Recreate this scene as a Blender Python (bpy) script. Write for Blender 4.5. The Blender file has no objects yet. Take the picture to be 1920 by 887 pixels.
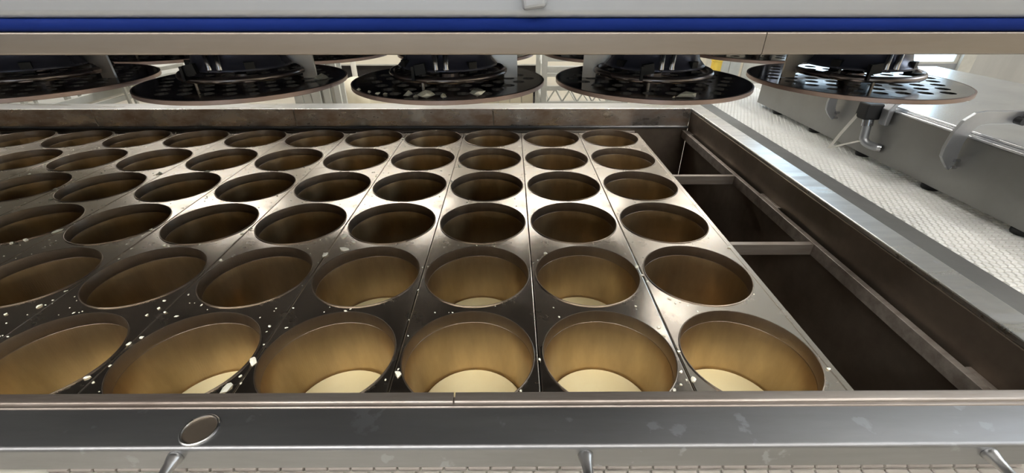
import bpy, bmesh, math, random
from mathutils import Vector, Matrix
random.seed(11)
U = 0.2                      # one mould pitch in metres; all coordinates below are in pitches
scene = bpy.context.scene
col = scene.collection
PI = math.pi

# ---------------------------------------------------------------- camera, world, exposure
cam_d = bpy.data.cameras.new('camera'); cam = bpy.data.objects.new('camera', cam_d); col.objects.link(cam)
cam.location = Vector((0.29839, -2.28103, 2.30734)) * U
cam.rotation_euler = (PI/2 - 0.5279, 0, -0.00545)
cam_d.sensor_fit = 'HORIZONTAL'; cam_d.sensor_width = 36.0
cam_d.lens = 822.219 / 1920 * 36.0
cam_d.clip_start = 0.01; cam_d.clip_end = 100
scene.camera = cam
world = bpy.data.worlds.new('hall'); scene.world = world; world.use_nodes = True
bg = world.node_tree.nodes['Background']
bg.inputs[0].default_value = (0.92, 0.96, 1.0, 1); bg.inputs[1].default_value = 0.20
vs = scene.view_settings
vs.view_transform = 'Standard'; vs.look = 'None'; vs.gamma = 1.0; vs.use_curve_mapping = False
vs.exposure = -0.6

# ---------------------------------------------------------------- materials
def new_mat(name):
    m = bpy.data.materials.new(name); m.use_nodes = True
    nt = m.node_tree
    return m, nt, nt.nodes['Principled BSDF']

def mat(name, c1, c2=None, rough=0.4, rough2=None, metal=0.0, scale=8.0, stretch=(1, 1, 1), lo=0.35, hi=0.65,
        bump=0.0, bump_scale=80.0, spots=None, spot_scale=40.0, spot_th=0.62, coat=0.0, spec=None):
    """two-tone noise material on object coordinates (metres), optional light blotches and fine relief"""
    m, nt, b = new_mat(name)
    N, L = nt.nodes, nt.links
    tc = N.new('ShaderNodeTexCoord'); mp = N.new('ShaderNodeMapping')
    mp.inputs['Scale'].default_value = stretch
    L.new(tc.outputs['Object'], mp.inputs['Vector'])
    nz = N.new('ShaderNodeTexNoise'); nz.inputs['Scale'].default_value = scale
    nz.inputs['Detail'].default_value = 6; nz.inputs['Roughness'].default_value = 0.62
    L.new(mp.outputs[0], nz.inputs['Vector'])
    mr = N.new('ShaderNodeMapRange'); mr.inputs[1].default_value = lo; mr.inputs[2].default_value = hi
    L.new(nz.outputs[0], mr.inputs[0])
    mx = N.new('ShaderNodeMix'); mx.data_type = 'RGBA'
    c2 = c2 or tuple(x * 0.8 for x in c1)
    mx.inputs[6].default_value = (*c1, 1); mx.inputs[7].default_value = (*c2, 1)
    L.new(mr.outputs[0], mx.inputs[0])
    colout = mx.outputs[2]
    if spots:
        n2 = N.new('ShaderNodeTexNoise'); n2.inputs['Scale'].default_value = spot_scale; n2.inputs['Detail'].default_value = 4
        L.new(tc.outputs['Object'], n2.inputs['Vector'])
        m2 = N.new('ShaderNodeMapRange'); m2.inputs[1].default_value = spot_th; m2.inputs[2].default_value = spot_th + 0.04
        L.new(n2.outputs[0], m2.inputs[0])
        x2 = N.new('ShaderNodeMix'); x2.data_type = 'RGBA'
        L.new(m2.outputs[0], x2.inputs[0]); L.new(colout, x2.inputs[6]); x2.inputs[7].default_value = (*spots, 1)
        colout = x2.outputs[2]
    L.new(colout, b.inputs['Base Color'])
    rr = N.new('ShaderNodeMapRange'); rr.inputs[3].default_value = rough; rr.inputs[4].default_value = rough2 if rough2 is not None else rough * 1.25
    L.new(mr.outputs[0], rr.inputs[0]); L.new(rr.outputs[0], b.inputs['Roughness'])
    b.inputs['Metallic'].default_value = metal
    if coat: b.inputs['Coat Weight'].default_value = coat
    if spec is not None: b.inputs['Specular IOR Level'].default_value = spec
    if bump:
        n3 = N.new('ShaderNodeTexNoise'); n3.inputs['Scale'].default_value = bump_scale; n3.inputs['Detail'].default_value = 3
        L.new(mp.outputs[0], n3.inputs['Vector'])
        bp = N.new('ShaderNodeBump'); bp.inputs['Strength'].default_value = bump; bp.inputs['Distance'].default_value = 0.002
        L.new(n3.outputs[0], bp.inputs['Height']); L.new(bp.outputs[0], b.inputs['Normal'])
    return m

def emit(name, c, s):
    m, nt, b = new_mat(name)
    b.inputs['Base Color'].default_value = (*c, 1)
    b.inputs['Emission Color'].default_value = (*c, 1); b.inputs['Emission Strength'].default_value = s
    return m

def perforated(name, c1, c2, rough, metal):
    """worn steel liner with rows of fine punched dots"""
    m = mat(name, c1, c2, rough=rough, metal=metal, scale=14, stretch=(1, 1, 0.35), lo=0.3, hi=0.7)
    nt = m.node_tree; N, L = nt.nodes, nt.links; b = N['Principled BSDF']
    tc = N.new('ShaderNodeTexCoord'); vo = N.new('ShaderNodeTexVoronoi'); vo.inputs['Scale'].default_value = 420
    vo.inputs['Randomness'].default_value = 0.15
    L.new(tc.outputs['Object'], vo.inputs['Vector'])
    bp = N.new('ShaderNodeBump'); bp.inputs['Strength'].default_value = 0.25; bp.inputs['Distance'].default_value = 0.0006
    L.new(vo.outputs['Distance'], bp.inputs['Height']); L.new(bp.outputs[0], b.inputs['Normal'])
    return m

M = {}
M['plate'] = mat('worn_mould_steel', (0.78, 0.72, 0.64), (0.64, 0.57, 0.49), rough=0.20, rough2=0.30, metal=1, scale=9, spots=(0.68, 0.66, 0.62), spot_scale=70, spot_th=0.68, bump=0.04, bump_scale=60)
M['liner'] = perforated('bronzed_perforated_steel', (0.50, 0.375, 0.215), (0.32, 0.235, 0.135), 0.30, 0.92)
M['liner'].node_tree.nodes['Principled BSDF'].inputs['Anisotropic'].default_value = 0.4; M['liner'].node_tree.nodes['Principled BSDF'].inputs['Anisotropic Rotation'].default_value = 0.25
_t = M['liner'].node_tree.nodes.new('ShaderNodeTangent'); _t.direction_type = 'RADIAL'; _t.axis = 'Z'
M['liner'].node_tree.links.new(_t.outputs[0], M['liner'].node_tree.nodes['Principled BSDF'].inputs['Tangent'])
M['collar'] = perforated('collar_steel', (0.36, 0.30, 0.24), (0.26, 0.21, 0.17), 0.34, 1.0)
M['cheese'] = mat('pressed_curd', (0.93, 0.85, 0.56), (0.90, 0.81, 0.51), rough=0.45, scale=20)
M['curd'] = mat('curd_crumb', (0.93, 0.91, 0.80), (0.86, 0.83, 0.68), rough=0.6, scale=60)
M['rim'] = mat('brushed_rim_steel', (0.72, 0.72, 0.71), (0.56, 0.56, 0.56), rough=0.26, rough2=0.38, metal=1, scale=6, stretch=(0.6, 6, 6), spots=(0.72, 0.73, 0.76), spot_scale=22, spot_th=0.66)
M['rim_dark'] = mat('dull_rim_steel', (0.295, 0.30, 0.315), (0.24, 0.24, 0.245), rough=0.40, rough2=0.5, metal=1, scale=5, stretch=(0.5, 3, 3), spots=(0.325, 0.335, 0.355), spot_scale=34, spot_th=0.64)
M['bar'] = mat('stained_bar_steel', (0.52, 0.47, 0.42), (0.33, 0.28, 0.24), rough=0.42, rough2=0.55, metal=0.75, scale=9, stretch=(0.4, 4, 4))
M['bar_dark'] = mat('tarnished_bar_steel', (0.38, 0.34, 0.31), (0.22, 0.18, 0.155), rough=0.38, rough2=0.5, metal=0.85, scale=9, stretch=(0.4, 4, 4))
M['stud'] = mat('dull_stud_steel', (0.55, 0.55, 0.55), rough=0.32, metal=1)
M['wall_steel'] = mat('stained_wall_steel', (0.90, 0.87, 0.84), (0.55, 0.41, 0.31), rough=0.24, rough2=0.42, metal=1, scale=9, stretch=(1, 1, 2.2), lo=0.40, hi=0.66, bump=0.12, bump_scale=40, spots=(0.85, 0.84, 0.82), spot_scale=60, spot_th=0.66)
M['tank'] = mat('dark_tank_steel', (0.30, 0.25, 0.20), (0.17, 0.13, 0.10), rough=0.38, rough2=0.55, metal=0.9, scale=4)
M['housing'] = mat('satin_housing_steel', (0.38, 0.40, 0.43), (0.34, 0.35, 0.37), rough=0.45, metal=0.7, scale=3, stretch=(0.6, 4, 4))
M['blue'] = mat('blue_seal_rubber', (0.002, 0.014, 0.12), (0.002, 0.012, 0.10), rough=0.65, scale=10, spec=0.12)
M['rail'] = mat('satin_rail_steel', (0.36, 0.325, 0.295), (0.28, 0.24, 0.205), rough=0.42, rough2=0.5, metal=1, scale=5, stretch=(0.5, 4, 4))
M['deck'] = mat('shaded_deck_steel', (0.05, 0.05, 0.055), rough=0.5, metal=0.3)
M['press'] = mat('wet_press_plate_steel', (0.20, 0.18, 0.17), (0.11, 0.10, 0.10), rough=0.10, rough2=0.2, metal=1, scale=10, bump=0.08, bump_scale=50)
M['press_edge'] = mat('press_plate_edge_steel', (0.42, 0.32, 0.29), rough=0.35, metal=0.9)
M['bell'] = mat('dark_blue_bell_steel', (0.13, 0.135, 0.18), (0.08, 0.083, 0.12), rough=0.25, metal=0.4, scale=8)
M['ring'] = mat('dark_ring_steel', (0.42, 0.37, 0.36), rough=0.25, metal=1)
M['black'] = mat('black_rubber_hole_shade', (0.012, 0.012, 0.013), rough=0.5)
M['strap'] = mat('bright_strap_steel', (0.62, 0.58, 0.52), (0.5, 0.46, 0.42), rough=0.3, metal=1, scale=10)
M['chrome'] = mat('polished_rod_steel', (0.65, 0.65, 0.68), rough=0.14, metal=1)
M['belt'] = mat('off_white_belt_plastic', (0.82, 0.83, 0.81), (0.74, 0.74, 0.71), rough=0.4, scale=5)
M['belt_base'] = mat('belt_underlay_plastic', (0.55, 0.53, 0.47), rough=0.6)
M['grey_rail'] = mat('grey_conveyor_rail', (0.17, 0.17, 0.165), rough=0.5, metal=0.4, scale=5)
M['panel'] = mat('satin_panel_steel', (0.31, 0.305, 0.295), (0.27, 0.265, 0.255), rough=0.42, metal=0.85, scale=4)
M['tray'] = mat('bright_tray_steel', (0.74, 0.75, 0.76), rough=0.22, metal=0.9, scale=4)
M['bracket'] = mat('grey_bracket_steel', (0.48, 0.49, 0.51), rough=0.35, metal=0.9, scale=6)
M['cream_wall'] = mat('cream_wall_paint', (0.84, 0.78, 0.65), (0.80, 0.74, 0.61), rough=0.6, scale=2)
M['white'] = mat('white_board', (0.82, 0.81, 0.76), (0.77, 0.76, 0.70), rough=0.5, scale=3)
M['cloth'] = mat('cream_cloth', (0.84, 0.77, 0.60), (0.78, 0.69, 0.50), rough=0.75, scale=6)
M['rack'] = mat('grey_rack_steel', (0.60, 0.60, 0.56), rough=0.4, metal=0.5)
M['dark_gap'] = mat('dark_laminate_gap_shade', (0.035, 0.03, 0.028), rough=0.6)
M['floor'] = mat('cream_floor_resin', (0.66, 0.62, 0.54), (0.58, 0.54, 0.46), rough=0.35, scale=2)
M['ceiling'] = mat('grey_ceiling_panel', (0.36, 0.36, 0.36), rough=0.7)
M['beige_wall'] = mat('beige_wall_panel', (0.47, 0.46, 0.435), (0.41, 0.40, 0.38), rough=0.45, scale=2, stretch=(4, 1, 0.6))
M['frame'] = mat('pale_frame_paint', (0.60, 0.58, 0.52), rough=0.5)
M['yellow'] = mat('yellow_plastic', (0.80, 0.55, 0.08), rough=0.4)
M['lamp'] = emit('lamp_diffuser', (1.0, 0.97, 0.92), 38.0)
M['day'] = emit('daylight_pane', (0.62, 0.82, 1.0), 6.0)
M['day_high'] = emit('bright_daylight_pane', (0.80, 0.90, 1.0), 13.0)
M['day_dim'] = emit('shaded_daylight_pane', (0.62, 0.80, 1.0), 1.6)
M['lamp_b'] = emit('dim_lamp_diffuser', (1.0, 0.97, 0.92), 26.0)
M['tile'] = mat('pale_belt_link', (0.46, 0.43, 0.39), (0.36, 0.32, 0.29), rough=0.4, scale=9)

# ---------------------------------------------------------------- mesh helpers
def finish(bm, name, m, parent=None, loc=None, smooth=None, bevel=0.0, seg=2):
    bmesh.ops.recalc_face_normals(bm, faces=bm.faces)
    for v in bm.verts: v.co *= U
    me = bpy.data.meshes.new(name); bm.to_mesh(me); bm.free()
    return link(me, name, m, parent, loc, smooth, bevel, seg)

def link(me, name, m, parent=None, loc=None, smooth=None, bevel=0.0, seg=2):
    if m is not None and not me.materials: me.materials.append(M[m])
    if smooth:
        me.polygons.foreach_set('use_smooth', [True] * len(me.polygons))
        me.set_sharp_from_angle(angle=math.radians(smooth))
    o = bpy.data.objects.new(name, me); col.objects.link(o)
    if parent: o.parent = parent
    if loc: o.location = Vector(loc) * U
    if bevel:
        b = o.modifiers.new('bevel', 'BEVEL'); b.width = bevel * U; b.segments = seg; b.limit_method = 'ANGLE'
    return o

def bx(bm, x0, x1, y0, y1, z0, z1, mtx=None):
    vs_ = [bm.verts.new(p) for p in ((x0,y0,z0),(x1,y0,z0),(x1,y1,z0),(x0,y1,z0),(x0,y0,z1),(x1,y0,z1),(x1,y1,z1),(x0,y1,z1))]
    if mtx:
        for v in vs_: v.co = mtx @ v.co
    for f in ((0,3,2,1),(4,5,6,7),(0,1,5,4),(1,2,6,5),(2,3,7,6),(3,0,4,7)): bm.faces.new([vs_[i] for i in f])

def box(name, m, x0, x1, y0, y1, z0, z1, parent=None, bevel=0.006, loc=None, seg=2):
    bm = bmesh.new(); bx(bm, x0, x1, y0, y1, z0, z1)
    return finish(bm, name, m, parent, loc, None, bevel, seg)

def lathe(bm, prof, seg=48, cx=0, cy=0):
    rings = []
    for r, z in prof:
        if r < 1e-6: rings.append([bm.verts.new((cx, cy, z))])
        else: rings.append([bm.verts.new((cx + r*math.cos(2*PI*k/seg), cy + r*math.sin(2*PI*k/seg), z)) for k in range(seg)])
    for a, b in zip(rings, rings[1:]):
        for k in range(seg):
            j = (k+1) % seg
            if len(a) == 1 and len(b) == 1: continue
            if len(b) == 1: bm.faces.new((a[k], a[j], b[0]))
            elif len(a) == 1: bm.faces.new((a[0], b[j], b[k]))
            else: bm.faces.new((a[k], a[j], b[j], b[k]))
    return rings

def tube(bm, pts, rad, seg=12, cap=True):
    pts = [Vector(p) for p in pts]
    rads = rad if isinstance(rad, (list, tuple)) else [rad]*len(pts)
    rings = []; up = None
    for i, p in enumerate(pts):
        d = (pts[min(i+1, len(pts)-1)] - pts[max(i-1, 0)]).normalized()
        if up is None:
            up = Vector((0,0,1)) if abs(d.z) < 0.9 else Vector((1,0,0))
        a = d.cross(up).normalized(); b = a.cross(d).normalized(); up = b
        rings.append([bm.verts.new(p + rads[i]*(a*math.cos(2*PI*k/seg) + b*math.sin(2*PI*k/seg))) for k in range(seg)])
    for A, B in zip(rings, rings[1:]):
        for k in range(seg): bm.faces.new((A[k], A[(k+1)%seg], B[(k+1)%seg], B[k]))
    if cap: bm.faces.new(rings[0][::-1]); bm.faces.new(rings[-1])

def prism(bm, outline, axis, a, b):
    """extrude a 2-D outline along an axis ('x' or 'y') between a and b"""
    def P(p, t): return (t, p[0], p[1]) if axis == 'x' else (p[0], t, p[1])
    A = [bm.verts.new(P(p, a)) for p in outline]; B = [bm.verts.new(P(p, b)) for p in outline]
    n = len(outline)
    bm.faces.new(A); bm.faces.new(B[::-1])
    for k in range(n): bm.faces.new((A[k], B[k], B[(k+1)%n], A[(k+1)%n]))

def filled(outer, holes):
    """flat face with real holes"""
    bm = bmesh.new(); es = []
    for loop in [outer] + holes:
        vs_ = [bm.verts.new((x, y, 0)) for x, y in loop]
        es += [bm.edges.new((vs_[i], vs_[(i+1) % len(vs_)])) for i in range(len(vs_))]
    bmesh.ops.triangle_fill(bm, edges=es, use_beauty=True, use_dissolve=False)
    return bm

def thick(bm, t):
    """give a flat mesh thickness t downwards"""
    r = bmesh.ops.extrude_face_region(bm, geom=list(bm.faces))
    for v in r['geom']:
        if isinstance(v, bmesh.types.BMVert): v.co.z -= t

def circ(cx, cy, r, n): return [(cx + r*math.cos(2*PI*k/n), cy + r*math.sin(2*PI*k/n)) for k in range(n)]

def thing(name, label, cat, loc=(0,0,0), group=None, kind=None):
    o = bpy.data.objects.new(name, None); col.objects.link(o); o.empty_display_size = 0.02
    o.location = Vector(loc) * U
    return tag(o, label, cat, group, kind)
def tag(o, label=None, cat=None, group=None, kind=None):
    if label: o['label'] = label
    if cat: o['category'] = cat
    if group: o['group'] = group
    if kind: o['kind'] = kind
    return o
def struct(o, label=None):
    o['kind'] = 'structure'
    if label: o['label'] = label
    return o

# ---------------------------------------------------------------- the room
FL = -4.5; CE = 12.0
struct(box('floor', 'floor', -60, 50, -40, 40, FL-0.2, FL, bevel=0), 'cream resin floor of the dairy hall')
struct(box('wall_back', 'cream_wall', -60, 50, 34, 34.5, FL, CE, bevel=0), 'cream painted back wall')
struct(box('ceiling', 'ceiling', -60, 50, -40, 40, CE, CE+0.2, bevel=0), 'grey hall ceiling')
struct(box('wall_front', 'beige_wall', -60, 50, -32.5, -32, FL, CE, bevel=0), 'beige wall facing the press')
w3 = struct(thing('window_3', 'tall glazed door in the wall facing the press', 'window', (-2.5, -32, FL))); del w3['category']
for x0_, x1_ in ((-3.2, -0.05), (0.05, 3.2)): box('pane', 'day_dim', x0_, x1_, 0.05, 0.1, 0.4, 11, w3, 0)
for x0_, x1_, z0_, z1_ in ((-3.5, -3.2, 0, 11.4), (3.2, 3.5, 0, 11.4), (-3.2, 3.2, 11, 11.4), (-3.2, 3.2, 0, 0.4), (-0.05, 0.05, 0.4, 11)): box('frame_bar', 'frame', x0_, x1_, 0, 0.2, z0_, z1_, w3)
struct(box('wall_side', 'cream_wall', 20, 20.5, -32, 12, FL, CE, bevel=0), 'cream wall beyond the conveyor')
w2 = struct(thing('window_2', 'high strip window in the wall beyond the conveyor', 'window', (20, 1, 7.4))); del w2['category']
for k in range(3): box('pane', 'day_high', -0.12, -0.08, -5.4+k*3.6+0.06, -1.8+k*3.6-0.06, 0, 3.6, w2, 0)
for k in range(4): box('frame_bar', 'frame', -0.2, 0, -5.4+k*3.6-0.06, -5.4+k*3.6+0.06, -0.1, 3.7, w2)
for z_ in (-0.1, 3.6): box('frame_bar', 'frame', -0.2, 0, -5.4, 5.4, z_, z_+0.1, w2)
# partition with a glazed opening at the far right
wp = struct(thing('wall_right', 'beige panelled partition with pale post beside the window', 'wall', (0, 0, 0)))
del wp['category']
box('wall_panel', 'beige_wall', 14.56, 20, 12, 12.3, FL, CE, wp)
box('corner_post', 'frame', 14.1, 14.5, 11.9, 12.3, FL, CE, wp)
box('sill_panel', 'housing', 8.6, 14.1, 12, 12.3, FL, 0.1, wp)
box('head_panel', 'beige_wall', 8.6, 14.1, 12, 12.3, 4.3, CE, wp)
wn = struct(thing('window_1', 'bluish daylit window beside the pale post', 'window', (0, 0, 0)))
del wn['category']
box('frame_bar', 'frame', 8.6, 8.75, 12.02, 12.2, 0.1, 4.3, wn); box('frame_bar', 'frame', 13.98, 14.1, 12.02, 12.2, 0.1, 4.3, wn)
box('frame_bar', 'frame', 8.75, 13.98, 12.02, 12.2, 0.1, 0.16, wn); box('frame_bar', 'frame', 8.75, 13.98, 12.02, 12.2, 4.2, 4.3, wn)
for x in (10.5, 12.25):
    box('mullion', 'frame', x-0.03, x+0.03, 12.04, 12.18, 0.16, 4.2, wn)
for a, b in ((8.75, 10.47), (10.53, 12.22), (12.28, 13.98)):
    box('pane', 'day', a, b, 12.08, 12.12, 0.16, 4.2, wn, bevel=0)

# ceiling lamps: long diffusers in shallow trays
def lamp(x, y, which, rz=0):
    t = thing('ceiling_lamp', 'long fluorescent ceiling lamp ' + which, 'lamp', (x, y, CE), 'ceiling lamps')
    t.rotation_euler.z = rz
    bm = bmesh.new()
    bx(bm, -4.2, 4.2, -0.9, 0.9, -0.12, 0.0)
    for s in (-1, 1): bx(bm, -4.2, 4.2, s*0.9-0.05, s*0.9+0.05, -0.35, -0.12)
    finish(bm, 'tray', 'ceiling', t, bevel=0.01)
    box('diffuser', 'lamp' if y < -5 else 'lamp_b', -4.1, 4.1, -0.8, 0.8, -0.3, -0.14, t, bevel=0.03)
for x in (-16, -5, 6):
    for y in (-13, -8): lamp(x, y, 'over the walkway before the press')
for x in (-20, -8, 4, 16):
    for y in (14, 25): lamp(x, y, 'over the floor behind the press')

lamp(10.5, -1.0, 'over the conveyor table', PI/2)

# ---------------------------------------------------------------- the press vat
XL = -10.75
vat = thing('press_vat', 'long stainless steel cheese press vat holding the mould blocks', 'vat', (0, 0, FL))
vat.location = (0, 0, FL*U)
class VP:                                             # shift parts so that the vat's empty can stand on the floor
    off = (0, 0, -FL)
def vpart(name, m, x0, x1, y0, y1, z0, z1, bevel=0.006, seg=2):
    return box(name, m, x0, x1, y0, y1, z0, z1, vat, bevel, VP.off, seg)
# front rim: flat sheet, rounded outer edge, down-turned lip
bm = bmesh.new()
oy = -0.955; out = [(-0.69, 0.345), (-0.69, 0.32), (-0.93, 0.32), (oy+0.02, 0.3), (oy+0.02, 0.19), (oy, 0.19)]
for k in range(7):
    a = PI + (PI/2)*(-k/6.0); out.append((oy+0.022 + 0.022*math.cos(a), 0.323 + 0.022*math.sin(a)))
prism(bm, out, 'x', XL-0.5, 5.0)
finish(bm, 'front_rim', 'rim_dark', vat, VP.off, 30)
# inner front bars, two lengths meeting at an open joint, with a rounded front bead
for a, b in ((XL, -0.010), (0.0, 3.53)):
    bm = bmesh.new(); pts = [(-0.636, 0.30), (-0.636, 0.362), (-0.642, 0.366)]
    for k in range(9):
        t = PI/2 + PI*k/8*0.9; pts.append((-0.688 + 0.017*math.cos(t), 0.349 + 0.017*math.sin(t)))
    pts.append((-0.688, 0.30))
    prism(bm, pts, 'x', a, b); finish(bm, 'front_bar', 'bar_dark', vat, VP.off, 30)
bm = bmesh.new(); prism(bm, [(-0.66, 0.30), (-0.66, 0.352), (-0.72, 0.352), (-0.726, 0.345), (-0.726, 0.30)], 'x', XL, 3.79)
finish(bm, 'front_seam_strip', 'bar_dark', vat, VP.off, bevel=0.003)
# inner front wall and its ledge
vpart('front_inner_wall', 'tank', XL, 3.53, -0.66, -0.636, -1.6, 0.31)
vpart('front_ledge', 'bar', XL, 2.56, -0.636, -0.56, -0.09, -0.04)
# far rim + wall panels
vpart('far_rim', 'rim', XL-0.5, 3.79, 5.575, 5.985, 0.30, 0.35, 0.012)
vpart('far_outer_skirt', 'rim', XL-0.5, 3.79, 5.96, 5.985, -0.1, 0.30)
edges_ = [XL, -7.09, -3.53, 0.006, 3.53]
for a, b in zip(edges_, edges_[1:]):
    vpart('far_wall_panel', 'wall_steel', a+0.009, b-0.009, 5.57, 5.60, 0.045, 0.348, 0.004)
vpart('far_wall_foot', 'rim_dark', XL, 3.53, 5.545, 5.60, 0.0, 0.042, 0.012)
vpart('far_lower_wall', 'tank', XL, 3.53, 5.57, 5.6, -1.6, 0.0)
vpart('far_ledge', 'bar', XL, 2.56, 5.51, 5.57, -0.09, -0.04)
# right side
vpart('side_rim', 'rim', 3.535, 3.79, -0.69, 5.575, 0.30, 0.35, 0.012)
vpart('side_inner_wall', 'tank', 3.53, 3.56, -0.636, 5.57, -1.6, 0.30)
vpart('side_outer_skirt', 'rim_dark', 3.765, 3.79, -0.9, 5.985, -0.1, 0.30)
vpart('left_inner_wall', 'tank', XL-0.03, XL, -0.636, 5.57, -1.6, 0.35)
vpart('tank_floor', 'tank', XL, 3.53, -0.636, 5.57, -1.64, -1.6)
for x in (-10, -5, 0, 3.4):
    for y in (-0.3, 5.3): vpart('leg', 'rim_dark', x-0.12, x+0.12, y-0.12, y+0.12, FL, -1.64, 0.02)
# ground-flush round plug in the front rim
bm = bmesh.new()
lathe(bm, [(0.092, 0.343), (0.090, 0.352), (0.086, 0.355), (0.080, 0.354), (0.077, 0.347), (0.077, 0.343)], 48, -1.272, -0.85)
pl = finish(bm, 'plug_ring', 'rim', vat, VP.off, 40)
bm = bmesh.new(); lathe(bm, [(0.0765, 0.343), (0.0765, 0.3462), (0.05, 0.3468), (0, 0.347)], 40, -1.272, -0.85)
finish(bm, 'plug', 'tank', vat, VP.off, 40)
# flared studs on the lip
for x in (-3.35, -1.345, 0.668, 2.667):
    bm = bmesh.new()
    prof = [(0.0, 0.036), (0.003, 0.038), (0.02, 0.036), (0.05, 0.028), (0.09, 0.024), (0.14, 0.023), (0.155, 0.030), (0.18, 0.030), (0.185, 0.026)]
    tube(bm, [(x, oy - d, 0.287) for d, r in prof], [r for d, r in prof], 20)
    finish(bm, 'stud', 'stud', vat, VP.off, 40)
# retaining clips between support grid and side wall
for y0, y1 in ((5.25, 5.5), (2.38, 2.8), (-0.33, -0.1)):
    vpart('wall_clip', 'bar', 3.487, 3.53, y0, y1, -0.11, -0.03, 0.004)

# support grid in the empty bays
grid = thing('support_grid', 'flat steel bar grid dividing the empty bays beside the moulds', 'grid', (3.45, 2.5, -0.2))
def gbar(x0, x1, y0, y1, z0, z1):
    return box('cross_bar' if (x1-x0) > (y1-y0) else 'long_bar', 'bar', x0-3.45, x1-3.45, y0-2.5, y1-2.5, z0+0.2, z1+0.2, grid, 0.004)
gbar(3.425, 3.485, -0.62, 5.55, -0.16, -0.03)
gbar(2.40, 3.424, 1.555, 1.615, -0.16, -0.035)
gbar(2.40, 3.424, 3.385, 3.445, -0.16, -0.035)

# ---------------------------------------------------------------- mould blocks: six cups in a strip
COLS = list(range(2, -11, -1)); NR = 6; HR = 0.4685
bmp = filled([(-0.496, -0.56), (0.496, -0.56), (0.496, 5.27)] + [(0.492*math.cos(a), 5 + 0.492*math.sin(a)) for a in [math.radians(33.3 + 113.4*k/16) for k in range(17)]] + [(-0.496, 5.27)], [circ(0, r, HR+0.002, 56) for r in range(NR)])
thick(bmp, 0.03)
eb = [e for e in bmp.edges if all(abs(v.co.z) < 1e-6 and abs(abs(v.co.x)-0.496) < 1e-5 for v in e.verts)]
bmesh.ops.bevel(bmp, geom=eb, offset=0.009, segments=2, affect='EDGES', profile=0.5)
for v in bmp.verts: v.co *= U
me_plate = bpy.data.meshes.new('top_plate'); bmesh.ops.recalc_face_normals(bmp, faces=bmp.faces); bmp.to_mesh(me_plate); bmp.free()
def lathe_mesh(name, prof, seg=56):
    bm = bmesh.new(); lathe(bm, prof, seg)
    bmesh.ops.recalc_face_normals(bm, faces=bm.faces)
    for v in bm.verts: v.co *= U
    me = bpy.data.meshes.new(name); bm.to_mesh(me); bm.free()
    me.polygons.foreach_set('use_smooth', [True]*len(me.polygons)); me.set_sharp_from_angle(angle=math.radians(32))
    return me
me_collar = lathe_mesh('collar', [(0.4745, 0.0015), (0.4745, 0.006), (0.4705, 0.0085), (0.466, 0.007), (0.464, 0.001), (0.4615, -0.10), (0.4606, -0.101), (0.4606, -0.115), (0.466, -0.115), (0.4685, -0.03), (0.4685, 0.0015), (0.4745, 0.0015)])
me_cup = lathe_mesh('cup', [(0.4604, -0.1035), (0.4592, -0.1025), (0.4582, -0.106), (0.449, -0.2), (0.439, -0.35), (0.428, -0.5), (0.415, -0.68), (0.40, -0.72), (0.0, -0.725), (0.0, -0.735), (0.405, -0.735), (0.423, -0.69), (0.4604, -0.1035)])
me_skirt = None
ordinal = ['last', 'second', 'third', 'fourth', 'fifth', 'sixth', 'seventh', 'eighth', 'ninth', 'tenth', 'eleventh', 'twelfth', 'thirteenth']
for i, c in enumerate(COLS):
    lab = ('steel six-cup mould strip bordering the empty dark bays' if i == 0 else
           'steel six-cup mould strip, %s one counted from the empty bays' % ordinal[i])
    t = thing('mould_block', lab, 'mould', (c, 0, 0), 'six-cup mould strips in the vat')
    o = link(me_plate, 'top_plate', 'plate', t)
    for r in range(NR):
        k = link(me_cup, 'mould_cup', 'liner', t, (0, r, 0))
        link(me_collar, 'collar', 'collar', k)
    for s in (-1, 1):
        sk = box('side_skirt', 'plate', s*0.495-0.012 if s > 0 else -0.495, s*0.495 if s > 0 else -0.495+0.012, -0.55, 5.25, -0.12, -0.031, t, 0.0)
    if i == 0:
        box('edge_strip', 'plate', 0.497, 0.545, -0.56, 5.27, -0.10, -0.002, t, 0.004)

# pressed cheese in the front two rows
me_ch = lathe_mesh('cheese', [(0.0, -0.572), (0.2, -0.573), (0.36, -0.577), (0.402, -0.584), (0.415, -0.60), (0.408, -0.715), (0.0, -0.722)])
def cheese(c, r, lab):
    o = link(me_ch, 'pressed_cheese', 'cheese', None, (c, r, 0)); tag(o, lab, 'cheese', 'pressed cheeses in the mould cups')
which = lambda c: 'the strip bordering the empty bays' if c == 2 else 'the %s strip from the empty bays' % ordinal[2-c]
for c in (-3, -2, -1, 0, 1, 2): cheese(c, 0, 'pale cream cheese in the front cup of ' + which(c))
for c in (-1, 0, 1): cheese(c, 1, 'sliver of cream cheese in the second cup of ' + which(c))

# ---------------------------------------------------------------- press plates
R = 0.465
hole_pts = []
dx = 0.098; dy = dx*math.sqrt(3)/2
for j in range(-6, 7):
    for i in range(-6, 7):
        x = (i + (0.5 if j % 2 else 0))*dx; y = j*dy
        d = math.hypot(x, y)
        if 0.07 < d < R - 0.055: hole_pts.append((x, y))
bmd = filled(circ(0, 0, R, 72), [circ(x, y, 0.030, 10) for x, y in hole_pts])
for v in bmd.verts: v.co.z += 0.02
thick(bmd, 0.02)
bmesh.ops.recalc_face_normals(bmd, faces=bmd.faces)
for v in bmd.verts: v.co *= U
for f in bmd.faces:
    if abs(f.normal.z) < 0.5 and f.calc_center_median().xy.length < (R-0.01)*U: f.material_index = 1  # hole walls take the black slot: shade inside the holes put into colour
me_disc = bpy.data.meshes.new('perforated_plate'); bmd.to_mesh(me_disc); bmd.free()
me_disc.materials.append(M['press']); me_disc.materials.append(M['black'])
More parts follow.
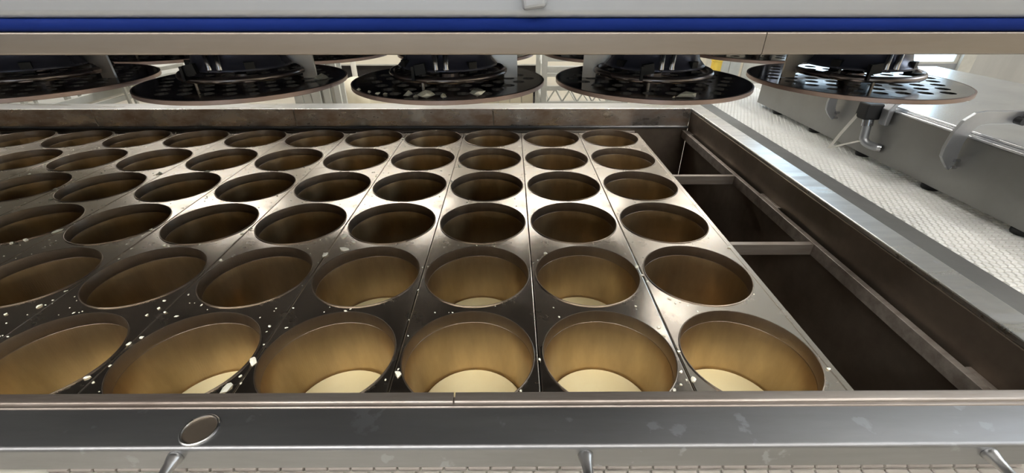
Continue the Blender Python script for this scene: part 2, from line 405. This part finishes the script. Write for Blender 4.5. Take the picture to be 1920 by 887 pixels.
def ring_mesh(name, Rr, r, z, seg=56, s2=12):
    bm = bmesh.new(); rows = []
    for k in range(seg):
        a = 2*PI*k/seg
        rows.append([bm.verts.new(((Rr + r*math.cos(b))*math.cos(a), (Rr + r*math.cos(b))*math.sin(a), z + r*math.sin(b))) for b in [2*PI*q/s2 for q in range(s2)]])
    for k in range(seg):
        A, B = rows[k], rows[(k+1) % seg]
        for q in range(s2): bm.faces.new((A[q], B[q], B[(q+1)%s2], A[(q+1)%s2]))
    bmesh.ops.recalc_face_normals(bm, faces=bm.faces)
    for v in bm.verts: v.co *= U
    me = bpy.data.meshes.new(name); bm.to_mesh(me); bm.free()
    me.polygons.foreach_set('use_smooth', [True]*len(me.polygons)); return me
me_edge = lathe_mesh('edge_band', [(R, 0.0), (R+0.004, 0.002), (R+0.004, 0.019), (R, 0.0205), (R-0.004, 0.0205), (R-0.004, 0.0), (R, 0.0)], 72)
me_ring = ring_mesh('ring', 0.272, 0.0145, 0.060)
bm = bmesh.new(); bx(bm, 0.205, 0.272, -0.02, 0.02, 0.066, 0.078); bx(bm, 0.20, 0.235, -0.02, 0.02, 0.078, 0.125)
for v in bm.verts: v.co *= U
me_arm = bpy.data.meshes.new('ring_arm'); bm.to_mesh(me_arm); bm.free()
# flared bell; four arms carry the ring below it
bm = bmesh.new()
rg = lathe(bm, [(0.236, 0.088), (0.240, 0.092), (0.230, 0.102), (0.213, 0.120), (0.204, 0.150), (0.195, 0.30), (0.19, 0.63)], 48)
for v in bm.verts: v.co *= U
me_bell = bpy.data.meshes.new('bell'); bm.to_mesh(me_bell); bm.free()
me_bell.polygons.foreach_set('use_smooth', [True]*len(me_bell.polygons))
bm = bmesh.new(); lathe(bm, [(0, 0.02), (0.05, 0.02), (0.05, 0.05), (0.035, 0.06), (0.035, 0.62), (0, 0.62)], 20)
for v in bm.verts: v.co *= U
me_stem = bpy.data.meshes.new('stem'); bm.to_mesh(me_stem); bm.free()
bm = bmesh.new(); lathe(bm, [(0, 0.09), (0.013, 0.09), (0.015, 0.1), (0.013, 0.11), (0.013, 0.235), (0, 0.235)], 14)
for v in bm.verts: v.co *= U
me_rod = bpy.data.meshes.new('guide_rod'); bm.to_mesh(me_rod); bm.free(); me_rod.polygons.foreach_set('use_smooth', [True]*len(me_rod.polygons))
bm = bmesh.new(); lathe(bm, [(0, 0.02), (0.007, 0.02), (0.007, 0.055), (0, 0.057)], 10)
for v in bm.verts: v.co *= U
me_pin = bpy.data.meshes.new('pin'); bm.to_mesh(me_pin); bm.free()
def strap_mesh(s):
    bm = bmesh.new()
    o = [(0.272, 0.021), (0.338, 0.021), (0.334, 0.235), (0.19, 0.235), (0.205, 0.10), (0.225, 0.092), (0.25, 0.09), (0.262, 0.084), (0.272, 0.075)]
    o = [(s*x, z) for x, z in o]
    prism(bm, o, 'y', -0.006, 0.006)
    bmesh.ops.recalc_face_normals(bm, faces=bm.faces)
    for v in bm.verts: v.co *= U
    me = bpy.data.meshes.new('strap'); bm.to_mesh(me); bm.free(); return me
me_strap = {1: strap_mesh(1), -1: strap_mesh(-1)}
bm = bmesh.new(); bx(bm, -0.022, 0.026, -0.012, 0.012, -0.02, 0.022, Matrix.Rotation(math.radians(-10), 4, 'Y')); bx(bm, -0.034, -0.022, -0.022, -0.008, -0.045, 0.015)
for v in bm.verts: v.co *= U
me_tab = bpy.data.meshes.new('latch_tab'); bm.to_mesh(me_tab); bm.free()
PZ = 1.868
names_front = {-6: 'ninth', -5: 'eighth', -4: 'seventh', -3: 'sixth', -2: 'fifth', -1: 'fourth', 0: 'third', 1: 'second'}
def press_unit(c, r):
    if r == 0:
        lab = ('black perforated press plate nearest the white belt, mirroring the window' if c == 2 else
               'black perforated press plate over the front mould row, %s from the white belt' % names_front[c])
        g = 'front row of press plates'
    else:
        lab = 'black perforated press plate in the %s row, %s from the white belt' % (ordinal[r], {**names_front, 2: 'first'}[c]); g = 'press plates behind the front row'
    t = thing('press_plate', lab, 'press plate', (c, r, PZ), g)
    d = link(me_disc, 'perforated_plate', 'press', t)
    link(me_edge, 'edge_band', 'press_edge', d)
    b = link(me_bell, 'bell', 'bell', t)
    if r > 1:
        link(me_stem, 'stem', 'ring', t); return
    rn = link(me_ring, 'ring', 'ring', t)
    for q in range(4): link(me_arm, 'ring_arm', 'black', rn).rotation_euler.z = math.radians(35 + 90*q)
    link(me_stem, 'stem', 'ring', t)
    for x in (-0.028, 0.018): link(me_rod, 'guide_rod', 'chrome', t, (x, -0.225, 0))
    link(me_strap[1 if c <= 0 else -1], 'strap', 'strap', t, (0, 0.02, 0))
    link(me_tab, 'latch_tab', 'black', t, (-0.095, -0.252, 0.104))
    link(me_pin, 'pin', 'strap', t, (-0.085, -0.262, 0))
for c in (2, 1, 0, -1, -2, -3): press_unit(c, 0)
for c in (2, 1, 0, -1, -2, -3): press_unit(c, 1)
for r in range(2, 6):
    for c in range(2, -7, -1): press_unit(c, r)

# press head: beam face, blue seal, lower rail and the deck that carries the plates
head = thing('cheese_press', 'stainless press housing with blue rubber seal above the moulds', 'press', (0, 2.5, 2.113))
HO = (0, -2.5, -2.113)
bm = bmesh.new()
o = [(-0.86, 3.4), (-0.86, 2.235)]
for k in range(7):
    a = PI + (PI/2)*k/6; o.append((-0.838 + 0.022*math.cos(a), 2.235 + 0.022*math.sin(a)))
o += [(-0.80, 2.213), (-0.80, 3.4)]
prism(bm, o, 'x', -11.2, 4.6); finish(bm, 'housing', 'housing', head, HO, 30)
bm = bmesh.new(); o = [(-0.80, 2.177), (-0.80, 2.2125)]
for k in range(9):
    a = PI/2 + PI*k/8; o.append((-0.845 + 0.012*math.cos(a), 2.1948 + 0.0177*math.sin(a)))
prism(bm, o, 'x', -11.2, 4.6); finish(bm, 'blue_seal', 'blue', head, HO, 40)
bm = bmesh.new(); o = [(-0.70, 2.113), (-0.70, 2.177)]
for k in range(7):
    a = PI/2 + (PI/2)*k/6; o.append((-0.853 + 0.005*math.cos(a), 2.171 + 0.005*math.sin(a)))
for k in range(7):
    a = PI + (PI/2)*k/6; o.append((-0.851 + 0.007*math.cos(a), 2.120 + 0.007*math.sin(a)))
prism(bm, o, 'x', -11.2, 1.062); finish(bm, 'lower_rail', 'rail', head, HO, 30)
bm = bmesh.new(); prism(bm, o, 'x', 1.064, 4.6); finish(bm, 'lower_rail', 'rail', head, HO, 30)
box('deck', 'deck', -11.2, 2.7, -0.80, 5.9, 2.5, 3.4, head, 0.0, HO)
# tilted latch tongue on the housing
bm = bmesh.new()
bx(bm, -0.036, 0.034, -0.03, 0.0, 0.0, 0.3, Matrix.Rotation(math.radians(-8), 4, 'Y'))
o = finish(bm, 'latch_tongue', 'housing', head, (0.372+HO[0], -0.861+HO[1], 2.238+HO[2]), None, 0.012, 3)

# ---------------------------------------------------------------- conveyor at the right
BZ = 0.12
conv = thing('belt_conveyor', 'flat conveyor with off-white modular plastic belt beside the vat', 'conveyor', (4.9, 3, FL))
def cpart(name, m, x0, x1, y0, y1, z0, z1, bevel=0.006): return box(name, m, x0-4.9, x1-4.9, y0-3, y1-3, z0-FL, z1-FL, conv, bevel)
cpart('side_rail', 'grey_rail', 3.80, 4.41, -2.0, 6.95, 0.02, BZ+0.02)
cpart('belt_base', 'belt_base', 4.415, 6.9, -2.0, 9.0, BZ-0.08, BZ-0.012)
for x in (4.2, 6.6):
    for y in (-1.5, 6.5): cpart('leg', 'grey_rail', x-0.12, x+0.12, y-0.12, y+0.12, FL, 0.02)
bm = bmesh.new()
px, py = 0.066, 0.070
for j in range(int(10.9/py)):
    for i in range(int(1.75/px)):
        x = 4.425 + i*px; y = -1.95 + j*py; o_ = 0.5*px if j % 2 else 0
        h = BZ
        v = [bm.verts.new((x+o_+a, y+b, z)) for a, b, z in ((0.004,0.004,h-0.012),(px-0.004,0.004,h-0.012),(px-0.004,py*0.86,h-0.012),(0.004,py*0.86,h-0.012),(0.010,0.010,h),(px-0.012,0.010,h),(px-0.012,py*0.74,h),(0.010,py*0.74,h))]
        for f in ((4,5,6,7),(0,1,5,4),(1,2,6,5),(2,3,7,6),(3,0,4,7)): bm.faces.new([v[q] for q in f])
for v in bm.verts: v.co += Vector((-4.9, -3, -FL))
o = finish(bm, 'belt_links', 'belt', conv); o['kind'] = 'stuff'

# machine standing over the belt
mach = thing('slicing_table', 'long grey steel table with folded tray edge straddling the belt', 'table', (6.3, 3, BZ))
def mpart(name, m, x0, x1, y0, y1, z0, z1, bevel=0.006, seg=2): return box(name, m, x0-6.3, x1-6.3, y0-3, y1-3, z0-BZ, z1-BZ, mach, bevel, None, seg)
mpart('side_panel', 'panel', 5.30, 5.34, -1.5, 6.72, 0.19, 0.83)
mpart('end_panel', 'panel', 5.34, 8.4, 6.68, 6.72, 0.19, 0.83)
mpart('tray_top', 'tray', 5.34, 8.6, -1.5, 6.72, 0.845, 0.87)
mpart('edge_lip', 'tray', 5.285, 5.33, -1.5, 6.72, 0.832, 0.858, 0.010, 3)
mpart('edge_lip', 'tray', 5.34, 5.385, -1.5, 6.72, 0.872, 0.895, 0.010, 3)
for y in (6.1, 4.94, 3.79, 2.61, 1.5, 0.3):
    bm = bmesh.new(); lathe(bm, [(0, 0), (0.085, 0), (0.095, 0.015), (0.095, 0.055), (0.08, 0.069), (0, 0.069)], 24, 5.42-6.3, y-3)
    finish(bm, 'rubber_foot', 'black', mach, None, 40)
# cranked flat brackets bolted to the side panel
def bracket(y, full):
    out = [(5.245, 0.46), (5.285, 0.55), (5.262, 0.66), (5.255, 0.78), (5.275, 0.90), (5.33, 0.97), (5.42, 0.985), (6.6, 0.985), (6.6, 1.12), (5.34, 1.12), (5.23, 1.10), (5.14, 1.02), (5.09, 0.90), (5.075, 0.72), (5.09, 0.62), (5.15, 0.55)]
    if not full: out = [(5.245, 0.46), (5.285, 0.55), (5.23, 0.64), (5.215, 0.76), (5.23, 0.88), (5.29, 0.93), (5.45, 0.94), (5.45, 1.05), (5.25, 1.05), (5.14, 0.98), (5.09, 0.86), (5.085, 0.72), (5.10, 0.62), (5.15, 0.55)]
    bm = bmesh.new(); prism(bm, [(a-6.3, b-BZ) for a, b in out], 'y', y-3-0.02, y-3+0.02)
    o = finish(bm, 'bracket', 'bracket', mach, None, None, 0.004)
    for z in (0.50, 0.58):
        b2 = bmesh.new(); tube(b2, [(5.30-6.3, y-3-0.03, z-BZ), (5.24-6.3, y-3-0.03, z-BZ)], 0.018, 10)
        finish(b2, 'bolt', 'chrome', o, None, 40)
    return o
bracket(2.36, True); bracket(4.42, False)
# clamp and rod on the long bracket
bm = bmesh.new(); bx(bm, -0.08, 0.08, -0.04, 0.04, -0.06, 0.08); bx(bm, -0.13, -0.02, -0.05, 0.03, 0.06, 0.09)
finish(bm, 'clamp', 'chrome', mach, (5.80-6.3, 2.30-3, 1.10-BZ), None, 0.01)
bm = bmesh.new(); tube(bm, [(5.83-6.3, 2.30-3, 1.1-BZ), (5.92-6.3, 2.30-3, 1.3-BZ), (6.0-6.3, 2.3-3, 1.5-BZ)], 0.035, 14)
finish(bm, 'clamp_rod', 'chrome', mach, None, 40)
bm = bmesh.new(); tube(bm, [(5.69-6.3, 2.26-3, 1.03-BZ), (5.69-6.3, 2.34-3, 1.03-BZ)], 0.04, 16)
finish(bm, 'clamp_knob', 'black', mach, None, 40)

# pipe elbow with black valve and hanging strap
bm = bmesh.new(); bx(bm, -0.12, 0.09, -0.10, 0.10, -0.105, 0.105)
valve = finish(bm, 'drain_valve', 'black', mach, (5.17-6.3, 3.66-3, 0.795-BZ), None, 0.02, 3)
VO = (-5.17, -3.66, -0.795)
bm = bmesh.new()
pts = [(5.17, 3.62, 0.62), (5.17, 3.60, 0.50)]
for k in range(9):
    a = PI/2*k/8
    pts.append((5.17 + 0.09*(1-math.cos(a)), 3.59 - 0.16*(1-math.cos(a)), 0.45 - 0.09*math.sin(a)))
pts.append((5.298, 3.40, 0.36))
tube(bm, pts, 0.052, 16); finish(bm, 'outlet_pipe', 'bracket', valve, VO, 40)
bm = bmesh.new(); tube(bm, [(5.262, 3.425, 0.36), (5.298, 3.398, 0.36)], 0.055, 16); finish(bm, 'pipe_flange', 'chrome', valve, VO, 40)
bm = bmesh.new(); tube(bm, [(5.17, 3.64, 0.70), (5.17, 3.62, 0.60)], 0.066, 16); finish(bm, 'pipe_nut', 'chrome', valve, VO, 40)
bm = bmesh.new(); prism(bm, [(5.22, 0.66), (5.275, 0.66), (5.275, 0.90), (5.42, 1.0), (5.42, 1.04), (5.30, 1.04), (5.2, 0.86)], 'y', 3.40, 3.52)
finish(bm, 'valve_arm', 'bracket', valve, VO, None, 0.01)
bm = bmesh.new()
sp = [(5.10, 3.70, 0.88), (5.05, 3.72, 0.70), (4.96, 3.76, 0.45), (4.90, 3.80, 0.22), (4.97, 3.70, 0.30), (5.12, 3.58, 0.40)]
for A, B in zip(sp, sp[1:]):
    A, B = Vector(A), Vector(B); n = Vector((0.010, -0.018, 0)); t = Vector((0.003, 0.002, 0))
    q = [bm.verts.new(p) for p in (A-n-t, A+n-t, B+n-t, B-n-t, A-n+t, A+n+t, B+n+t, B-n+t)]
    for f in ((0,1,2,3),(7,6,5,4),(0,4,5,1),(1,5,6,2),(2,6,7,3),(3,7,4,0)): bm.faces.new([q[k] for k in f])
finish(bm, 'strap_loop', 'frame', valve, VO)

# belt links running below the front lip
vpart('link_bed', 'belt_base', XL, 3.79, -0.95, -0.73, -0.10, -0.032)
bm = bmesh.new(); bx(bm, -0.06, 0.06, -0.055, 0.055, -0.03, 0.0)
for v in bm.verts: v.co *= U
me_link = bpy.data.meshes.new('belt_link'); bm.to_mesh(me_link); bm.free()
for j in range(2):
    for i in range(42):
        link(me_link, 'belt_link', 'tile', vat, (-2.2 + i*0.128 + (0.02 if j else 0), -0.912 + j*0.124, -FL), None, 0.008)

# ---------------------------------------------------------------- things behind the press
# white boards standing upright
bd = thing('board_stack', 'white upright boards leaning side by side behind the vat', 'boards', (-4.9, 10, FL))
x = -0.68
for i, (w, dy_, h) in enumerate(((0.24, 0, 7.6), (0.24, 0.02, 7.6), (0.25, 0, 7.6), (0.07, 0.16, 7.6), (0.2, 0.03, 7.6), (0.12, 0.10, 7.6), (0.17, 0.0, 7.6))):
    box('board', 'white' if i != 3 else 'frame', x, x+w-0.012, dy_, dy_+0.08, 0, h, bd, 0.006); x += w
box('back_board', 'white', -0.69, 0.64, 0.28, 0.34, 0, 7.6, bd)
# cream cloth heaped over a crate
cl = thing('cloth_crate', 'cream cloth heaped over a low crate behind the vat', 'cloth', (-3.3, 14.5, FL))
bm = bmesh.new()
nx, ny = 44, 18
def cz(u, v):
    x = -2.3 + 4.3*u
    z = 3.32 + 0.55*math.exp(-((u-0.10)/0.10)**2) * (0.6 + 0.4*math.sin(3*v+1)) + 0.05*math.sin(9*u+4*v) + 0.04*math.sin(17*u-6*v)
    e = min(u, 1-u, v, 1-v); 
    return x, z - (0.35*(1-e/0.06)**2 if e < 0.06 else 0)
gv = [[None]*(ny+1) for _ in range(nx+1)]
for i in range(nx+1):
    for j in range(ny+1):
        u, v = i/nx, j/ny; xx, z = cz(u, v)
        gv[i][j] = bm.verts.new((xx, -1.5 + 3.2*v, z))
for i in range(nx):
    for j in range(ny): bm.faces.new((gv[i][j], gv[i+1][j], gv[i+1][j+1], gv[i][j+1]))
rimv = [gv[i][0] for i in range(nx+1)] + [gv[nx][j] for j in range(1, ny+1)] + [gv[i][ny] for i in range(nx-1, -1, -1)] + [gv[0][j] for j in range(ny-1, 0, -1)]
low = [bm.verts.new((v.co.x + 0.03*math.sin(k*1.7), v.co.y + 0.03*math.cos(k*2.1), 0.9)) for k, v in enumerate(rimv)]
for k in range(len(rimv)): bm.faces.new((rimv[k], rimv[(k+1) % len(rimv)], low[(k+1) % len(rimv)], low[k]))
finish(bm, 'cloth', 'cloth', cl, None, 60)
box('crate', 'frame', -2.2, 1.9, -1.4, 1.6, 0, 2.9, cl)
# planked cream crate
ck = thing('plank_crate', 'cream crate with upright planks behind the vat', 'crate', (0, 12.6, FL))
for i in range(6):
    box('plank', 'cloth', -1.25 + i*0.39, -1.25 + i*0.39 + 0.375, 0, 0.06, 0.1, 3.9, ck, 0.008)
box('crate_box', 'white', -1.25, 1.07, 0.07, 1.6, 0, 3.75, ck)
# counter along the back
ct = thing('counter', 'long cream fronted counter with dark open space below', 'counter', (-4, 24, FL))
box('front_board', 'cream_wall', -7.5, 6.0, 0, 0.12, 2.75, 3.9, ct)
box('worktop', 'white', -7.5, 6.0, -0.1, 3.0, 3.9, 4.02, ct)
box('trim_strip', 'frame', -7.5, 6.0, -0.03, 0.05, 2.68, 2.75, ct)
box('shade_back', 'dark_gap', -7.5, 6.0, 1.0, 1.2, 0.05, 3.6, ct)  # this and the base box are near-black to paint the shadow under the counter
box('shade_base', 'dark_gap', -7.5, 6.0, 0.3, 3.0, 0, 0.9, ct)
for x in (-7.4, 5.9): box('end_panel', 'dark_gap', x-0.08, x+0.08, 0.13, 3.0, 0, 3.9, ct)
for x, y, r, lab in ((-5.83, 16, 0.10, 'slim white pole standing before the cream counter'), (-6.21, 17.2, 0.09, 'shorter white pole with a narrow foot near the slim pole')):
    bm = bmesh.new(); tube(bm, [(0, 0, 0), (0, 0, 0.1), (0, 0, 0.12), (0, 0, 3.2), (0, 0, 3.3), (0, 0, 4.6 if r > 0.095 else 4.2)], [r*2.2, r*2.2, r*0.6, r*0.6, r, r], 14)
    tag(finish(bm, 'pole', 'white', None, (x, y, FL), 40), lab, 'pole')

# steel rack with braces
rk = thing('steel_rack', 'grey welded steel rack with diagonal braces behind the vat', 'rack', (1.38, 12, FL))
def rbar(name, p, q, w=0.05):
    bm = bmesh.new(); p, q = Vector(p), Vector(q); d = q-p
    a = d.cross(Vector((0, 1, 0.01))).normalized(); b = d.cross(a).normalized()
    vv = [bm.verts.new(c + s*a*w + t*b*w) for c in (p, q) for s, t in ((-1,-1),(1,-1),(1,1),(-1,1))]
    for f in ((0,1,2,3),(7,6,5,4),(0,4,5,1),(1,5,6,2),(2,6,7,3),(3,7,4,0)): bm.faces.new([vv[k] for k in f])
    finish(bm, name, 'rack', rk, None, None, 0.006)
for x, y in ((0, 0), (2.6, 0), (-0.06, 2.2), (2.6, 2.2)): rbar('post', (x, y, 0), (x, y, 6.6), 0.085)
for z in (2.7, 3.42, 3.9, 4.45, 5.3):
    w = 0.06 if z != 4.45 else 0.09
    rbar('rail', (0.06, 0, z), (2.55, 0, z), w); rbar('rail', (0.06, 2.2, z), (2.55, 2.2, z), w)
    for x in (0, 2.6): rbar('rail', (x, 0.1, z), (x, 2.1, z), 0.05)
for i in range(5):
    a = 0.12 + i*0.48
    rbar('brace', (a, 0.03, 3.46), (a+0.24, 0.03, 3.85), 0.022); rbar('brace', (a+0.48, 0.03, 3.46), (a+0.24, 0.03, 3.85), 0.022)
rbar('brace', (-0.05, 2.1, 5.3), (0.0, 0.1, 3.9), 0.045); rbar('brace', (-0.05, 2.1, 3.9), (0.0, 0.1, 2.7), 0.045)
rbar('brace', (-0.02, 1.2, 6.2), (0.0, 0.1, 4.9), 0.045)
for i in range(6): rbar('shelf_wire', (0.2+i*0.42, 0.1, 3.44), (0.2+i*0.42, 2.1, 3.44), 0.02)

# low shelving at the left
sh = thing('wire_shelving', 'pale steel shelving frames standing behind the far rim', 'shelving', (-10, 9, FL))
rk2 = rk; rk = sh
for x, y, h in ((-2.27, 0, 4.45), (-1.9, 0, 4.4), (-1.6, 0, 4.45), (-0.76, 0, 4.5), (-1.0, 0.6, 4.5), (0.75, 0, 5.2), (0.92, 0, 5.2), (0.75, 3.0, 5.2)):
    rbar('post', (x, y, 0), (x, y, h), 0.05 if x in (-1.9, -0.76) else 0.03)
rbar('rail', (-0.7, -0.6, 4.16), (-0.05, 1.6, 4.30), 0.09); rbar('rail', (-0.2, -0.8, 4.08), (0.4, 1.2, 4.2), 0.06)
rbar('rail', (0.75, -0.3, 5.02), (1.15, 2.4, 4.98), 0.06); rbar('rail', (0.3, -0.5, 4.75), (1.0, 2.0, 4.75), 0.05)
rbar('rail', (-2.3, 0, 4.42), (-0.7, 0, 4.50), 0.03); rbar('rail', (-2.3, 0, 4.1), (-0.7, 0, 4.1), 0.05)
bm = bmesh.new(); bx(bm, -2.3, -0.75, 0.1, 2.4, 4.0, 4.05); finish(bm, 'shelf', 'rack', sh, None, None, 0.01)
bm = bmesh.new(); bx(bm, -0.6, 1.0, 0.4, 3.4, 4.55, 4.6); finish(bm, 'shelf', 'rack', sh, None, None, 0.01)
rk = rk2

# small units far right
cb = thing('grey_cabinet', 'low grey cabinet standing on the cream floor by the back', 'cabinet', (11.6, 21, FL))
box('body', 'frame', -0.9, 0.3, 0, 1.4, 0.2, 3.75, cb); box('door', 'rack', -0.85, -0.28, -0.04, 0, 0.3, 3.7, cb); box('door', 'rack', -0.25, 0.25, -0.04, 0, 0.3, 3.7, cb)
box('plinth', 'dark_gap', -0.85, 0.25, 0.05, 1.35, 0, 0.2, cb)
yb = thing('yellow_bin', 'small yellow bin beside the grey cabinet', 'bin', (10.5, 20.6, FL))
bm = bmesh.new(); lathe(bm, [(0, 0), (0.2, 0), (0.25, 3.4), (0.28, 3.42), (0.28, 3.5), (0.23, 3.5), (0.19, 0.1), (0, 0.1)], 20); finish(bm, 'bin_body', 'yellow', yb, None, 40)
lt = thing('side_counter', 'white topped counter standing past the grey cabinet', 'counter', (14.5, 22, FL))
box('worktop', 'white', -2.0, 3.0, 0, 2.0, 3.5, 3.65, lt); box('front', 'frame', -1.9, 2.9, 0.1, 0.2, 0, 3.5, lt)

# ---------------------------------------------------------------- curd crumbs
def crumb_mesh(k):
    rnd = random.Random(100+k); bm = bmesh.new()
    bmesh.ops.create_icosphere(bm, subdivisions=1, radius=0.5)
    for v in bm.verts:
        v.co *= rnd.uniform(0.55, 1.3); v.co.z *= 0.5; v.co.x *= 1.15; v.co.y += 0.18*math.sin(3*v.co.x + k)
    zmin = min(v.co.z for v in bm.verts)
    for v in bm.verts: v.co.z -= zmin
    for v in bm.verts: v.co *= U
    me = bpy.data.meshes.new('curd_crumb'); bm.to_mesh(me); bm.free(); me.materials.append(M['curd']); return me
CM = [crumb_mesh(k) for k in range(6)]
CR = [(-1.44,1.702,.112),(-1.3,1.571,.055),(-1.349,1.437,.117),(-1.497,1.32,.078),(-.471,1.121,.02),(-.468,-.177,.065),(-.537,-.223,.018),(-1.499,-.051,.094),(.368,-.321,.021),(.506,-.052,.023),(.642,1.338,.052),(1.478,1.107,.06),(1.518,1.128,.02),(1.497,.973,.034),(1.519,.875,.024),(1.636,.632,.04),(1.669,.569,.022),(1.709,.582,.018),(1.757,.54,.018),(1.33,.536,.018),(1.441,.273,.033),(1.449,.196,.048),(1.508,.02,.027),(1.465,-.164,.026),(1.525,-.23,.057),(1.479,-.238,.018),(1.426,-.278,.021),(1.365,-.327,.031),(2.48,-.15,.034),(2.489,1.437,.043),(-4.774,1.569,.06),(-4.682,1.632,.077),(-3.56,.556,.052),(-3.736,.457,.026),(-2.459,.183,.036),(-2.501,.122,.039),(-2.479,-.09,.022),(-2.55,-.193,.043),(-2.472,-.235,.021),(-2.562,.523,.026),(-2.482,.476,.026),(-2.601,.444,.026),(-1.56,-.284,.105),(-1.523,-.19,.022),(-2.461,1.241,.041),(-4.512,1.798,.102),(-3.542,1.825,.051),(-4.549,3.424,.103),(-3.939,3.499,.104),(-2.531,1.753,.045),(-3.185,1.508,.043),(-2.482,1.833,.046),(-6.32,3.395,.073),(-5.519,2.906,.061),(-5.311,2.606,.059),(-.421,3.684,.077),(-1.506,4.945,.072),(-.473,3.122,.043)]
for k, (x, y, s) in enumerate(CR):
    o = bpy.data.objects.new('curd_crumb', CM[k % 6]); col.objects.link(o)
    o.location = (x*U, y*U, 0.0003*U); o.rotation_euler = (0, 0, random.uniform(0, PI))
    w = s*0.9; o.scale = (w, min(w, 0.5*w + 0.012), min(w*0.7, 0.03))
    tag(o, ('big pale curd clump' if s > 0.06 else 'small pale curd crumb') + ' lying on ' + which(round(x)), 'crumb', 'curd crumbs on the mould strips')
DR = [(-.622,-.019,.068),(-.366,-.28,.018),(-.307,-.33,.018),(-.26,-.37,.022),(-.231,-.36,.018),(-.123,-.393,.036),(-.09,-.412,.022),(-.043,-.42,.067),(.025,-.43,.031),(.163,-.40,.063),(1.031,-.42,.077),(.978,-.43,.013)]
for k, (x, y, s) in enumerate(DR):
    o = bpy.data.objects.new('curd_crumb', CM[(k*5) % 6]); col.objects.link(o)
    o.location = (x*U, y*U, (PZ+0.0203)*U); o.rotation_euler = (0, 0, random.uniform(-0.3, 0.3))
    o.scale = (s*1.05, s*0.7, min(s*1.2, 0.06))
    tag(o, ('big white curd clump' if s > 0.06 else 'small white curd crumb') + ' on the black press plate, %s from the white belt' % names_front[round(x)], 'crumb', 'curd crumbs on the press plates')
# fine crumbs nobody could count
bm = bmesh.new(); rnd = random.Random(5); n = 0
while n < 520:
    x = rnd.uniform(-7.4, 2.48); y = rnd.uniform(-0.5, 5.4)
    if rnd.random() > (0.85 if x < -0.8 else 0.35) or abs(x - round(x)) > 0.49 and rnd.random() < 0.5: continue
    cx, cy = round(x), min(5, max(0, round(y)))
    if math.hypot(x-cx, y-cy) < 0.487: continue
    s = rnd.uniform(0.003, 0.0085) * (1.5 if rnd.random() < 0.12 else 1); an = rnd.uniform(0, PI); asp = rnd.uniform(1, 2.2)
    c, d = math.cos(an), math.sin(an)
    base = [bm.verts.new((x + s*(asp*a*c - b*d), y + s*(asp*a*d + b*c), 0.0004)) for a, b in ((1,0),(0.3,0.9),(-0.8,0.6),(-0.9,-0.5),(0.2,-1))]
    top = bm.verts.new((x, y, 0.0004 + s*0.8))
    for k in range(5): bm.faces.new((base[k], base[(k+1) % 5], top))
    n += 1
o = finish(bm, 'curd_specks', 'curd'); tag(o, 'fine scattered curd specks over the mould strips', 'curd', None, 'stuff')
